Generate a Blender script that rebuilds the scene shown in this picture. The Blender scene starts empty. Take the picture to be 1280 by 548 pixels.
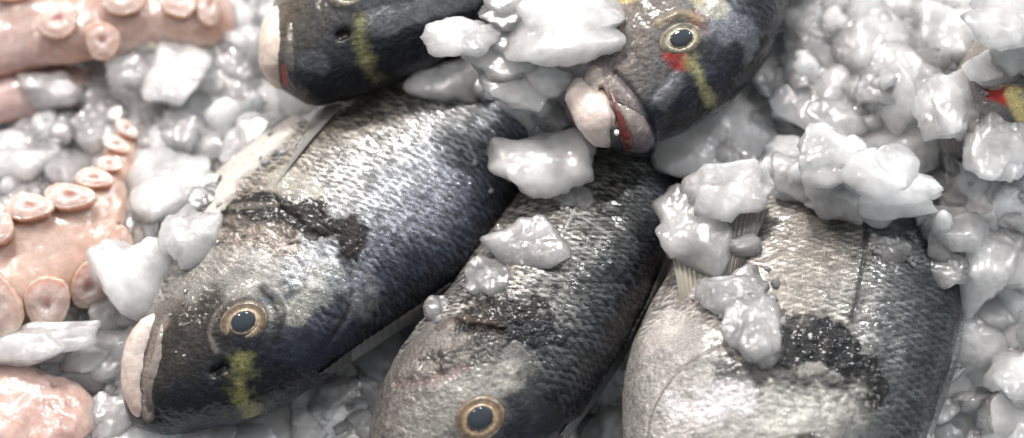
import bpy, math, random
import numpy as np
from mathutils import Vector
from mathutils.bvhtree import BVHTree

random.seed(7); RNG = np.random.RandomState(11)
sc = bpy.context.scene
C = sc.collection
# ------------------------------------------------------------------ camera model (metres; the frame spans about 32 cm of the display)
TILT = math.radians(30); DIST = 0.62; WID = 0.32
TGT = np.array([0, 0, 0.018])
FWD = np.array([0, math.sin(TILT), -math.cos(TILT)])
UPV = np.array([0, math.cos(TILT), math.sin(TILT)]); RGT = np.array([1., 0, 0])
CAM = TGT - FWD*DIST
KP = WID/1280/DIST
PX = WID/1280                       # metres per picture unit at the display
def at(px, py, z):
    d = FWD + RGT*((px-640)*KP) + UPV*((274-py)*KP)
    return CAM + d*((z-CAM[2])/d[2])
def ray(px, py):
    d = FWD + RGT*((px-640)*KP) + UPV*((274-py)*KP)
    return Vector(CAM), Vector(d/np.linalg.norm(d))
def where(p):
    v = np.asarray(p)-CAM; w = v@FWD
    return 640+(v@RGT)/w/KP, 274-(v@UPV)/w/KP
# ------------------------------------------------------------------ numpy noise
_perm = RNG.permutation(256); _perm = np.concatenate([_perm, _perm, _perm])
_grad = RNG.normal(size=(256, 3)); _grad /= np.linalg.norm(_grad, axis=1)[:, None]
def noise(P):
    P = np.asarray(P, float); I = np.floor(P).astype(int); F = P-I
    U = F*F*F*(F*(F*6-15)+10); I &= 255
    out = 0
    for dx in (0, 1):
        for dy in (0, 1):
            for dz in (0, 1):
                h = _perm[_perm[_perm[(I[..., 0]+dx) & 255]+((I[..., 1]+dy) & 255)]+((I[..., 2]+dz) & 255)]
                g = _grad[h]
                d = g[..., 0]*(F[..., 0]-dx)+g[..., 1]*(F[..., 1]-dy)+g[..., 2]*(F[..., 2]-dz)
                w = (U[..., 0] if dx else 1-U[..., 0])*(U[..., 1] if dy else 1-U[..., 1])*(U[..., 2] if dz else 1-U[..., 2])
                out = out+w*d
    return out*1.5
def fbm(P, o=4, g=0.5):
    a, s, r = 1, 1, 0
    for k in range(o):
        r = r+a*noise(np.asarray(P)*s+k*17.3); a *= g; s *= 2.03
    return r
def sstep(a, b, x):
    t = np.clip((x-a)/(b-a), 0, 1); return t*t*(3-2*t)
def hermite(T, V, t):
    T = np.asarray(T, float); V = np.asarray(V, float)
    M = np.gradient(V, T, axis=0) if len(T) > 1 else V*0
    i = np.clip(np.searchsorted(T, t, side='right')-1, 0, len(T)-2)
    h = T[i+1]-T[i]; x = ((t-T[i])/h)
    if V.ndim > 1: x = x[:, None]; h = h[:, None]
    return (2*x**3-3*x**2+1)*V[i]+(x**3-2*x**2+x)*h*M[i]+(-2*x**3+3*x**2)*V[i+1]+(x**3-x**2)*h*M[i+1]
# ------------------------------------------------------------------ mesh / object helpers
def mesh_np(name, V, F, cols=None, flts=None, smooth=True):
    V = np.asarray(V, np.float32); F = np.asarray(F, np.int32); n = F.shape[1]
    me = bpy.data.meshes.new(name)
    me.vertices.add(len(V)); me.vertices.foreach_set('co', V.ravel())
    me.loops.add(F.size); me.loops.foreach_set('vertex_index', F.ravel())
    me.polygons.add(len(F))
    me.polygons.foreach_set('loop_start', np.arange(0, F.size, n, dtype=np.int32))
    me.polygons.foreach_set('loop_total', np.full(len(F), n, np.int32))
    me.polygons.foreach_set('use_smooth', np.full(len(F), smooth))
    me.update(calc_edges=True); me.validate()
    if cols is not None:
        c = np.ones((len(V), 4), np.float32); c[:, :3] = np.clip(cols, 0, 1)
        a = me.attributes.new('Col', 'FLOAT_COLOR', 'POINT'); a.data.foreach_set('color', c.ravel())
    for k, v in (flts or {}).items():
        a = me.attributes.new(k, 'FLOAT', 'POINT'); a.data.foreach_set('value', np.asarray(v, np.float32).ravel())
    return me
def grid_faces(nu, nv, closed=False, mask=None):
    i = np.arange(nu-1)[:, None]; j = np.arange(nv if closed else nv-1)[None, :]
    j2 = (j+1) % nv
    f = np.stack([i*nv+j+0*i, (i+1)*nv+j, (i+1)*nv+j2, i*nv+j2+0*i], -1).reshape(-1, 4)
    return f
def empty(name, loc, label=None, cat=None, group=None):
    o = bpy.data.objects.new(name, None); C.objects.link(o); o.location = loc; o.empty_display_size = .01
    if label: o['label'] = label
    if cat: o['category'] = cat
    if group: o['group'] = group
    return o
def link(name, me, mat, parent=None, label=None, cat=None, group=None, kind=None, loc=None):
    o = bpy.data.objects.new(name, me); C.objects.link(o)
    if mat: me.materials.append(mat)
    if parent: o.parent = parent
    if loc is not None: o.location = loc
    for k, v in (('label', label), ('category', cat), ('group', group), ('kind', kind)):
        if v: o[k] = v
    return o
# ------------------------------------------------------------------ materials
def new_mat(name):
    m = bpy.data.materials.new(name); m.use_nodes = True
    nt = m.node_tree; b = nt.nodes['Principled BSDF']
    return m, nt, b
def N(nt, t, **kw):
    n = nt.nodes.new(t)
    for k, v in kw.items(): setattr(n, k, v)
    return n
def noise_node(nt, scale, detail=3, rough=.5, vec=None):
    n = N(nt, 'ShaderNodeTexNoise'); n.inputs['Scale'].default_value = scale; n.inputs['Detail'].default_value = detail
    n.inputs['Roughness'].default_value = rough
    if vec is None:
        g = N(nt, 'ShaderNodeNewGeometry'); vec = g.outputs['Position']
    nt.links.new(vec, n.inputs['Vector'])
    return n
def mapr(nt, src, a, b, c, d):
    m = N(nt, 'ShaderNodeMapRange'); nt.links.new(src, m.inputs[0])
    for i, v in enumerate((a, b, c, d)): m.inputs[1+i].default_value = v
    return m.outputs[0]
def mat_skin():
    m, nt, b = new_mat('wet_fish_skin')
    col = N(nt, 'ShaderNodeAttribute', attribute_name='Col'); me = N(nt, 'ShaderNodeAttribute', attribute_name='Met')
    ro = N(nt, 'ShaderNodeAttribute', attribute_name='Rou')
    n1 = noise_node(nt, 2600, 3, .6); n2 = noise_node(nt, 700, 4, .6)
    mx = N(nt, 'ShaderNodeMix', data_type='RGBA', blend_type='MULTIPLY'); mx.inputs[0].default_value = 1
    nt.links.new(col.outputs['Color'], mx.inputs[6])
    cr = mapr(nt, n1.outputs['Fac'], .3, .7, .5, 1.45)
    nt.links.new(cr, mx.inputs[7]); nt.links.new(mx.outputs[2], b.inputs['Base Color'])
    nt.links.new(me.outputs['Fac'], b.inputs['Metallic'])
    ad = N(nt, 'ShaderNodeMath', operation='ADD'); nt.links.new(ro.outputs['Fac'], ad.inputs[0])
    nt.links.new(mapr(nt, n2.outputs['Fac'], .3, .7, -.12, .12), ad.inputs[1]); nt.links.new(ad.outputs[0], b.inputs['Roughness'])
    bp = N(nt, 'ShaderNodeBump'); bp.inputs['Strength'].default_value = .55; bp.inputs['Distance'].default_value = .0004
    s = N(nt, 'ShaderNodeMath', operation='ADD'); nt.links.new(n1.outputs['Fac'], s.inputs[0]); nt.links.new(n2.outputs['Fac'], s.inputs[1])
    nt.links.new(s.outputs[0], bp.inputs['Height']); nt.links.new(bp.outputs[0], b.inputs['Normal'])
    bp2 = N(nt, 'ShaderNodeBump'); bp2.inputs['Strength'].default_value = .16; bp2.inputs['Distance'].default_value = .0005
    nt.links.new(n2.outputs['Fac'], bp2.inputs['Height']); nt.links.new(bp2.outputs[0], b.inputs['Coat Normal'])
    b.inputs['Coat Weight'].default_value = .35; b.inputs['Coat Roughness'].default_value = .05; b.inputs['Specular IOR Level'].default_value = .18
    b.inputs['Subsurface Weight'].default_value = .04; b.inputs['Subsurface Scale'].default_value = .002
    return m
def mat_flesh(name, sss=.5, rough=.3, coat=.5, scale=.006, bump=.3, bscale=900, radius=(1, .45, .35), bdist=.0006):
    m, nt, b = new_mat(name)
    col = N(nt, 'ShaderNodeAttribute', attribute_name='Col')
    n1 = noise_node(nt, bscale, 4, .6)
    mx = N(nt, 'ShaderNodeMix', data_type='RGBA', blend_type='MULTIPLY'); mx.inputs[0].default_value = 1
    nt.links.new(col.outputs['Color'], mx.inputs[6]); nt.links.new(mapr(nt, n1.outputs['Fac'], .3, .7, .88, 1.1), mx.inputs[7])
    nt.links.new(mx.outputs[2], b.inputs['Base Color'])
    b.inputs['Subsurface Weight'].default_value = sss; b.inputs['Subsurface Scale'].default_value = scale
    b.inputs['Subsurface Radius'].default_value = radius
    b.inputs['Roughness'].default_value = rough; b.inputs['Coat Weight'].default_value = coat; b.inputs['Coat Roughness'].default_value = .07
    bp = N(nt, 'ShaderNodeBump'); bp.inputs['Strength'].default_value = bump; bp.inputs['Distance'].default_value = bdist
    nt.links.new(n1.outputs['Fac'], bp.inputs['Height']); nt.links.new(bp.outputs[0], b.inputs['Normal']); nt.links.new(bp.outputs[0], b.inputs['Coat Normal'])
    return m
def mat_ice(name, trans=(.1, .4), col=(.95, .965, .975), scale=.035, rough=.17, bump=.36):
    m, nt, b = new_mat(name)
    oi = N(nt, 'ShaderNodeObjectInfo')
    n0 = noise_node(nt, 90, 3, .55); n1 = noise_node(nt, 1500, 4, .65); n2 = noise_node(nt, 420, 3, .5)
    # cloudy cores: white opaque where air is frozen in, clearer elsewhere
    ad = N(nt, 'ShaderNodeMath', operation='ADD'); nt.links.new(mapr(nt, n0.outputs['Fac'], .35, .65, -.15, .25), ad.inputs[0])
    nt.links.new(mapr(nt, oi.outputs['Random'], 0, 1, trans[0], trans[1]), ad.inputs[1])
    cl = N(nt, 'ShaderNodeClamp'); nt.links.new(ad.outputs[0], cl.inputs[0]); nt.links.new(cl.outputs[0], b.inputs['Transmission Weight'])
    b.inputs['Base Color'].default_value = (*col, 1)
    b.inputs['IOR'].default_value = 1.31; b.inputs['Roughness'].default_value = rough
    b.inputs['Subsurface Weight'].default_value = 1; b.inputs['Subsurface Scale'].default_value = scale
    b.inputs['Subsurface Radius'].default_value = (.9, .97, 1); b.inputs['Subsurface Anisotropy'].default_value = .3
    b.inputs['Coat Weight'].default_value = 1; b.inputs['Coat Roughness'].default_value = .03
    bp = N(nt, 'ShaderNodeBump'); bp.inputs['Strength'].default_value = bump; bp.inputs['Distance'].default_value = .0005
    s0 = N(nt, 'ShaderNodeMath', operation='MULTIPLY_ADD'); nt.links.new(n1.outputs['Fac'], s0.inputs[0]); s0.inputs[1].default_value = .35; nt.links.new(n2.outputs['Fac'], s0.inputs[2])
    vo = N(nt, 'ShaderNodeTexVoronoi'); vo.inputs['Scale'].default_value = 520; gp = N(nt, 'ShaderNodeNewGeometry'); nt.links.new(gp.outputs['Position'], vo.inputs['Vector'])
    s = N(nt, 'ShaderNodeMath', operation='MULTIPLY_ADD'); nt.links.new(vo.outputs['Distance'], s.inputs[0]); s.inputs[1].default_value = -.9; nt.links.new(s0.outputs[0], s.inputs[2])
    nt.links.new(s.outputs[0], bp.inputs['Height']); nt.links.new(bp.outputs[0], b.inputs['Normal']); nt.links.new(bp.outputs[0], b.inputs['Coat Normal'])
    return m
def mat_plain(name, col, rough=.3, metal=0, coat=0, alpha=1, trans=0):
    m, nt, b = new_mat(name)
    n = noise_node(nt, 800, 3); mx = N(nt, 'ShaderNodeMix', data_type='RGBA', blend_type='MULTIPLY'); mx.inputs[0].default_value = 1
    mx.inputs[6].default_value = (*col, 1); nt.links.new(mapr(nt, n.outputs['Fac'], .3, .7, .85, 1.15), mx.inputs[7])
    nt.links.new(mx.outputs[2], b.inputs['Base Color'])
    b.inputs['Roughness'].default_value = rough; b.inputs['Metallic'].default_value = metal
    b.inputs['Coat Weight'].default_value = coat; b.inputs['Coat Roughness'].default_value = .03
    b.inputs['Transmission Weight'].default_value = trans
    return m
M_SKIN = mat_skin()
M_LIP = mat_flesh('pale_lip_flesh', .35, .28, .6, .004, .3, 900)
M_OCT = mat_flesh('octopus_flesh', .8, .22, 1.0, .010, .35, 500, bdist=.0008)
M_FIN = mat_flesh('fin_membrane', .2, .35, .5, .002, .3, 1500)
M_FIN.node_tree.nodes['Principled BSDF'].inputs['Transmission Weight'].default_value = .35
M_IRIS = mat_flesh('iris', .0, .25, 1.0, .001, .2, 2500)
M_PUPIL = mat_plain('pupil', (.012, .018, .028), .08, 0, 1)
M_TOOTH = mat_plain('tooth', (.75, .72, .65), .25, 0, .5)
M_ICE = mat_ice('cloudy_ice', (.12, .5), rough=.24)
M_ICEC = mat_ice('clear_ice', (.35, .6), rough=.2, bump=.5)
M_ICEB = mat_ice('crushed_ice_mass', (.05, .06), bump=.7, scale=.02)
M_CRUMB = mat_ice('ice_crumbs', (.6, .61), bump=.4, scale=.006, rough=.1)
# ------------------------------------------------------------------ fish
def polydist(P, pts):
    pts = np.asarray(pts); best = np.full(len(P), 1e9); par = np.zeros(len(P))
    if len(pts) == 1: return np.linalg.norm(P-pts[0], axis=1), par
    n = len(pts)-1
    for k in range(n):
        a, b = pts[k], pts[k+1]; ab = b-a
        t = np.clip(((P-a)@ab)/max(ab@ab, 1e-12), 0, 1)
        d = np.linalg.norm(P-(a+t[:, None]*ab), axis=1)
        m = d < best; best[m] = d[m]; par[m] = (k+t[m])/n
    return best, par
def scales(L, W, pl, pw):
    a = L/pl; b = W/pw
    H = np.full(len(a), -9.); ID = np.zeros(len(a)); R = np.zeros(len(a)); TL = np.zeros(len(a)); GX_ = np.zeros(len(a))
    rb = np.round(b)
    for dr in (-1, 0, 1):
        r = rb+dr; off = .5*(r % 2)
        ra = np.round(a-off)
        for da in (-1, 0, 1):
            c = ra+da+off
            x = a-c; y = b-r; rr = np.sqrt((x*1.0)**2+(y*.86)**2)
            h = np.where(rr < .78, x*.9+.25*(1-rr), -9.)
            m = h > H; H[m] = h[m]; R[m] = rr[m]
            ID[m] = np.sin(c[m]*127.1+r[m]*311.7)*43758.5453 % 1
            GX_[m] = x[m]; TL[m] = ((ID[m]*7.31 % 1)-.5)*x[m]*1.6+((ID[m]*13.7 % 1)-.5)*y[m]*1.6
    return np.clip(H, -1, 1), ID, R, GX_, TL

class Fish: pass
FINB = []
def fish(spec):
    f = Fish(); pr = spec['pairs']
    Bp = np.array([at(p[0], p[1], p[4]-p[6]) for p in pr]); Dp = np.array([at(p[2], p[3], p[4]+p[6]) for p in pr])
    T = np.array([p[5] for p in pr])*.001
    mid = (Bp+Dp)/2; tt = np.concatenate([[0], np.cumsum(np.maximum(np.linalg.norm(np.diff(mid, axis=0), axis=1), .002))])
    nu = spec.get('nu', 980); q = np.linspace(0, 1, nu); uu = tt[-1]*(q*.92+.08*q**2.2)
    uu = np.clip(uu/uu[-1]*tt[-1], 0, tt[-1])
    B = hermite(tt, Bp, uu); D = hermite(tt, Dp, uu); Th = np.maximum(hermite(tt, T, uu), .0008)
    # close the two ends
    B[0] = D[0] = (B[0]+D[0])/2; Th[0] = .0002
    nt_, nb = spec.get('nv', 270), 50
    th = np.concatenate([np.linspace(math.pi, 0, nt_), -np.linspace(0, math.pi, nb+2)[1:-1]])
    s = np.sin(np.pi/2*np.clip(np.cos(th), -1, 1)) if False else np.cos(th)
    hgt = np.sign(np.sin(th))*np.abs(np.sin(th))**.92
    nv = len(th)
    mid = (B+D)/2; half = (D-B)/2
    along = np.gradient(mid, axis=0); nrm = np.cross(along, half); nrm /= np.maximum(np.linalg.norm(nrm, axis=1)[:, None], 1e-9)
    nrm[nrm[:, 2] < 0] *= -1; nrm[0] = nrm[1]
    nrm = nrm*.85+np.array([0, 0, .15]); nrm /= np.linalg.norm(nrm, axis=1)[:, None]
    P = mid[:, None]+half[:, None]*s[None, :, None]+nrm[:, None]*(Th[:, None]*hgt[None])[..., None]
    # surface normals by finite differences
    du = np.gradient(P, axis=0); dv = np.gradient(P, axis=1); dv[:, 0] = P[:, 1]-P[:, -1]; dv[:, -1] = P[:, 0]-P[:, -2]
    Nn = np.cross(du, dv); Nn /= np.maximum(np.linalg.norm(Nn, axis=2)[..., None], 1e-12)
    ctr = P.mean(axis=1, keepdims=True)
    sgn = np.sign(((P-ctr)*Nn).sum(-1).mean()); Nn *= sgn
    Nn[0] = -(along[1]/np.linalg.norm(along[1]))
    arc = np.concatenate([np.zeros((nu, 1)), np.cumsum(np.linalg.norm(np.diff(P, axis=1), axis=2), axis=1)], 1)
    arc = arc-arc[:, nt_//2][:, None]
    # coarse BVH for placing features
    cu = np.unique(np.concatenate([np.arange(0, nu, 5), [nu-1]])); cv = np.unique(np.concatenate([np.arange(0, nv, 6)]))
    Pc = P[np.ix_(cu, cv)]; fc = grid_faces(len(cu), len(cv), True)
    f.bvh = BVHTree.FromPolygons([tuple(v) for v in Pc.reshape(-1, 3)], fc.tolist())
    def surf(px, py):
        o, d = ray(px, py); h = f.bvh.ray_cast(o, d)
        if h[0] is None:
            h = f.bvh.find_nearest(Vector(at(px, py, spec['pairs'][4][4])))
        n = np.array(h[1]); n = n if n[2] > 0 else -n
        return np.array(h[0]), n
    f.surf = surf
    Pf = P.reshape(-1, 3); Nf = Nn.reshape(-1, 3); Lf = np.repeat(uu, nv); Wf = arc.reshape(-1); sf = np.tile(s, nu); top = np.tile(np.sin(th) > -.05, nu)
    # ---- colour bands across the flank
    st = np.array(spec['bands'][0]); cs = np.array(spec['bands'][1])
    nz = fbm(Pf*45, 3)*.12+fbm(Pf*160, 3)*.07
    sb = np.clip(sf+nz, -1, 1)
    col = np.stack([np.interp(sb, st, cs[:, k]) for k in range(3)], 1)
    met = np.interp(sb, st, spec.get('metal', np.full(len(st), .5)))
    rou = np.full(len(Pf), .30)+fbm(Pf*200+5, 2)*.08
    disp = fbm(Pf*70, 3)*.0005
    # ---- head zone (skin without scales) and scales
    hl = np.array([surf(*q)[0] for q in spec['gill']])
    # signed: u position relative to gill line, evaluated by s
    ghs = np.array([sf[np.argmin(((Pf-h)**2).sum(1))] for h in hl]); ghL = np.array([Lf[np.argmin(((Pf-h)**2).sum(1))] for h in hl])
    o_ = np.argsort(ghs); gl = np.interp(sf, ghs[o_], ghL[o_])
    body = sstep(-.003, .003, Lf-gl+fbm(Pf*150, 2)*.003)
    pl, pw = spec.get('pitch', (.0020, .0029))
    wx = fbm(Pf*60+3, 2)
    H, ID, R, SX, TL = scales(Lf+wx*.0012, Wf+fbm(Pf*60+9, 2)*.0010, pl, pw)
    ha = .85*spec.get('scale_h', .0002)
    disp += body*(H+TL*.8)*ha
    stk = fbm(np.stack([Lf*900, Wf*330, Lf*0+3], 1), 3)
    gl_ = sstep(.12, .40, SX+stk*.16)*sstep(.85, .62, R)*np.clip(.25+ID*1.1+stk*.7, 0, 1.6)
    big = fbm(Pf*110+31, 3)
    lum = (.50+.22*(ID-.5)+.38*stk)+1.4*gl_*(1+.6*big)  # glints on the rear scale edges, painted into the skin colour
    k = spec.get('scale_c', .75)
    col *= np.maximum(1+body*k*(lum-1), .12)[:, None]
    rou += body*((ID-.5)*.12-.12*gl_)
    # head colour
    hc = spec.get('headcol')
    if hc is not None:
        st2 = np.array(hc[0]); c2 = np.array(hc[1])
        c = np.stack([np.interp(sb, st2, c2[:, q]) for q in range(3)], 1)
        c = c*(1+.35*fbm(Pf*500, 3)+.25*fbm(Pf*1500, 2))[:, None]
        hm = 1-sstep(-.014, .002, Lf-gl+fbm(Pf*90, 2)*.006)
        hm *= spec.get('head_amt', 1)
        col = col*(1-hm[:, None])+c*hm[:, None]
        met = met*(1-hm)+spec.get('headmet', .12)*hm
        disp += hm*fbm(Pf*700, 3)*.00015
    # ---- features placed on the surface
    nz1 = fbm(Pf*130+20, 4); nz2 = fbm(Pf*420+40, 3)
    for ft in spec.get('features', []):
        kind = ft['k']
        pts = np.array([surf(*q)[0] for q in ft['p']])
        if len(pts) > 2: pts = hermite(np.linspace(0, 1, len(pts)), pts, np.linspace(0, 1, 6*len(pts)))
        d, par = polydist(Pf, pts)
        r = ft['r']*PX
        if 'r2' in ft: r = r+(ft['r2']*PX-r)*par
        d = np.maximum(d+r*(ft.get('n', .3)*nz1*.75+ft.get('n2', 0)*nz2*.45), 0)
        w = 1-sstep(ft.get('e', .5)*1.0, 1.0, d/r)
        w = w*ft.get('a', 1)*top
        if 'c' in ft:
            c = np.array(ft['c'])[None]*(1+ft.get('v', .3)*nz2)[:, None]
            col = col*(1-w[:, None])+c*w[:, None]
        if 'm' in ft: met = met*(1-w)+ft['m']*w
        if 'ro' in ft: rou = rou*(1-w)+ft['ro']*w
        if 'h' in ft:
            wh = np.exp(-(d/r)**2*2)*top
            disp += ft['h']*.001*wh
        if 'wr' in ft:      # wrinkled, torn skin
            disp += w*ft['wr']*.001*(np.abs(fbm(Pf*260+50, 3))*2-.5)
        if 'step' in ft:    # raised plate edge: lip on one side of the line
            side = ft['side']; q0 = pts[0]; 
            sd = np.zeros(len(Pf))
            tn = pts[min(len(pts)-1, 1):].mean(0)-pts[0]
            # sign from nearest segment
            bestd = np.full(len(Pf), 1e9)
            for kk in range(len(pts)-1):
                a, b = pts[kk], pts[kk+1]; ab = b-a; t = np.clip(((Pf-a)@ab)/(ab@ab), 0, 1)
                v = Pf-(a+t[:, None]*ab); dd = np.linalg.norm(v, axis=1)
                sg = np.sign((np.cross(ab, v)*Nf).sum(1)); m = dd < bestd; bestd[m] = dd[m]; sd[m] = sg[m]
            en = np.sin(np.clip(par, 0.02, .98)*math.pi)**.5
            prof = sstep(-.15, .15, sd*side*bestd/r)*np.exp(-np.maximum(sd*side*bestd, 0)/r*.9)
            disp += ft['step']*.001*prof*en*np.where(top, 1, 0)*(bestd < r*4)
    col *= .93*spec.get('dim', .72)
    fade = np.minimum(1, np.repeat(np.linspace(0, 1, nu)*40, nv))
    V = Pf+Nf*(disp*fade)[:, None]
    base = np.array(mid[nu//3]); base = np.array([base[0], base[1], 0.0])
    root = empty('sea_bream', base, spec['label'], 'fish', 'sea bream laid out on the crushed ice')
    f.root = root; f.base = base
    F = grid_faces(nu, nv, True)
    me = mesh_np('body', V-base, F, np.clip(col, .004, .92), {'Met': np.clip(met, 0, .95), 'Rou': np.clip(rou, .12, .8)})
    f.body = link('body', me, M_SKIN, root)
    f.V = V.reshape(nu, nv, 3)
    # eyes
    if 'eye' in spec: eye(f, **spec['eye'])
    for lp in spec.get('lips', []): lip(f, **lp)
    for fn in spec.get('fins', []): fin(f, **fn)
    for t in spec.get('teeth', []): tooth(f, *t)
    return f
def frame_on(n, ang):
    n = n/np.linalg.norm(n); x = np.array([math.cos(ang), math.sin(ang), 0]); x = x-n*(x@n); x /= np.linalg.norm(x); y = np.cross(n, x)
    return x, y, n
def eye(f, p, a, b, ang, tone=(.42, .36, .27), pup=.5, ring=(.2, .19, .17), sink=.0, flat=.38, toward=.45, blood=None):
    c, n = f.surf(*p); n = n*(1-toward)-FWD*toward; n /= np.linalg.norm(n)
    x, y, n = frame_on(n, math.radians(ang)); a *= PX; b *= PX
    nr, na = 46, 96
    r = np.linspace(0, 1, nr)[:, None]; t = np.linspace(0, 2*math.pi, na, endpoint=False)[None]
    # dome profile with a raised soft rim
    z = flat*b*(1-r**2)**.6*.75+0*t
    z = z+.00022*np.exp(-((r-.82)/.07)**2)-.0003*np.exp(-((r-.60)/.05)**2)-.0012*sstep(.93, 1, r)
    P = c+x*(r*a*np.cos(t))[..., None]+y*(r*b*np.sin(t))[..., None]+n*(z-sink*.001)[..., None]
    rr = np.broadcast_to(r, (nr, na)).ravel(); Pf = P.reshape(-1, 3)
    tone = np.array(tone); ring = np.array(ring)
    nzz = fbm(Pf*900, 3)
    ang_n = noise(np.stack([np.cos(t+0*r).ravel()*6, np.sin(t+0*r).ravel()*6, rr*1.5], 1))
    w = np.stack([np.interp(rr+nzz*.03, [0, pup, pup+.04, pup+.17, pup+.22, .84, .9, 1], v) for v in zip(
        (.02, .02, .03), (.02, .02, .03), tone*1.35, tone*1.05, tone*.5, tone*.36, tone*.8, ring*.4)], 1)
    if blood is not None:
        wb = sstep(.25, .75, np.cos(np.broadcast_to(t, (nr, na)).ravel()-math.radians(blood)))*sstep(.6, .8, rr)
        w = w*(1-wb[:, None])+np.array([.45, .02, .015])*wb[:, None]
    w = w*np.clip(1+.45*ang_n+.45*nzz+.3*fbm(Pf*300+3, 2), .2, 2)[:, None]
    me = mesh_np('eye', Pf-f.base, grid_faces(nr, na, True), w)
    e = link('eye', me, M_IRIS, f.root)
    # pupil: a slightly raised black lens
    r2 = np.linspace(0, 1, 14)[:, None]
    zz = flat*b*(1-(r2*pup)**2)**.6*.75+.0004*(1-r2**2)**.5+.00005-.0006*(r2 > .999)
    P = c+x*(r2*pup*a*np.cos(t))[..., None]+y*(r2*pup*b*np.sin(t)*.96)[..., None]+n*(zz-sink*.001)[..., None]
    me = mesh_np('pupil', P.reshape(-1, 3)-f.base, grid_faces(14, na, True))
    link('pupil', me, M_PUPIL, e)
def tube(pts, rad, flat=1., nu=90, nv=40, nrm=None):
    """smooth tapered tube through 3D points; returns P[nu,nv,3] and parameters"""
    pts = np.asarray(pts, float); tt = np.concatenate([[0], np.cumsum(np.linalg.norm(np.diff(pts, axis=0), axis=1))])
    q = (1-np.cos(np.linspace(0, math.pi, nu)))/2*tt[-1]
    c = hermite(tt, pts, q); R = np.maximum(np.interp(q, tt, rad), 1e-5)
    e = q/tt[-1]; R = R*np.clip(np.minimum(e, 1-e)*8+1e-4, 0, 1)**.5
    tg = np.gradient(c, axis=0); tg /= np.linalg.norm(tg, axis=1)[:, None]
    up = np.array([0, 0, 1.]) if nrm is None else nrm
    sd = np.cross(tg, up); sd /= np.linalg.norm(sd, axis=1)[:, None]; nn = np.cross(sd, tg)
    th = np.linspace(0, 2*math.pi, nv, endpoint=False)
    P = c[:, None]+sd[:, None]*(R[:, None]*np.cos(th))[..., None]+nn[:, None]*(R[:, None]*flat*np.sin(th))[..., None]
    dirn = sd[:, None]*np.cos(th)[None, :, None]+nn[:, None]*np.sin(th)[None, :, None]
    return P, dirn, e, th
def lip(f, name, p, r, c, lift=0., flat=.8, c2=None, label=None):
    pts = []
    for q in p:
        s_, n_ = f.surf(q[0], q[1]); z = lift*.001 if len(q) < 3 else q[2]*.001
        pts.append(s_-FWD*z)
    P, dn, e, th = tube(pts, np.array(r)*PX, flat, 110, 48, -FWD)
    Pf = P.reshape(-1, 3); Df = dn.reshape(-1, 3)
    Pf = Pf+Df*(fbm(Pf*220, 3)*.0003)[:, None]
    cc = np.array(c)[None]*np.ones((len(Pf), 1))
    if c2 is not None:
        w = np.repeat(sstep(.35, .95, e+0*e), 48)+fbm(Pf*150, 2)*.2; w = np.clip(w, 0, 1)[:, None]; cc = cc*(1-w)+np.array(c2)*w
    cc = cc*(1+.14*fbm(Pf*300, 3))[:, None]
    link(name, mesh_np(name, Pf-f.base, grid_faces(110, 48, True), cc), M_LIP, f.root, label=label)
def tooth(f, px, py, r, ln, lift=2.):
    c, n = f.surf(px, py); c = c-FWD*lift*.001
    ico = ICO[2][0]; V = ico*np.array([r, ln, r])*PX; V = V*(1-.35*np.clip(ico[:, 1:2], 0, 1))
    link('tooth', mesh_np('tooth', c-f.base+V, ICO[2][1]), M_TOOTH, f.root)
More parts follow.
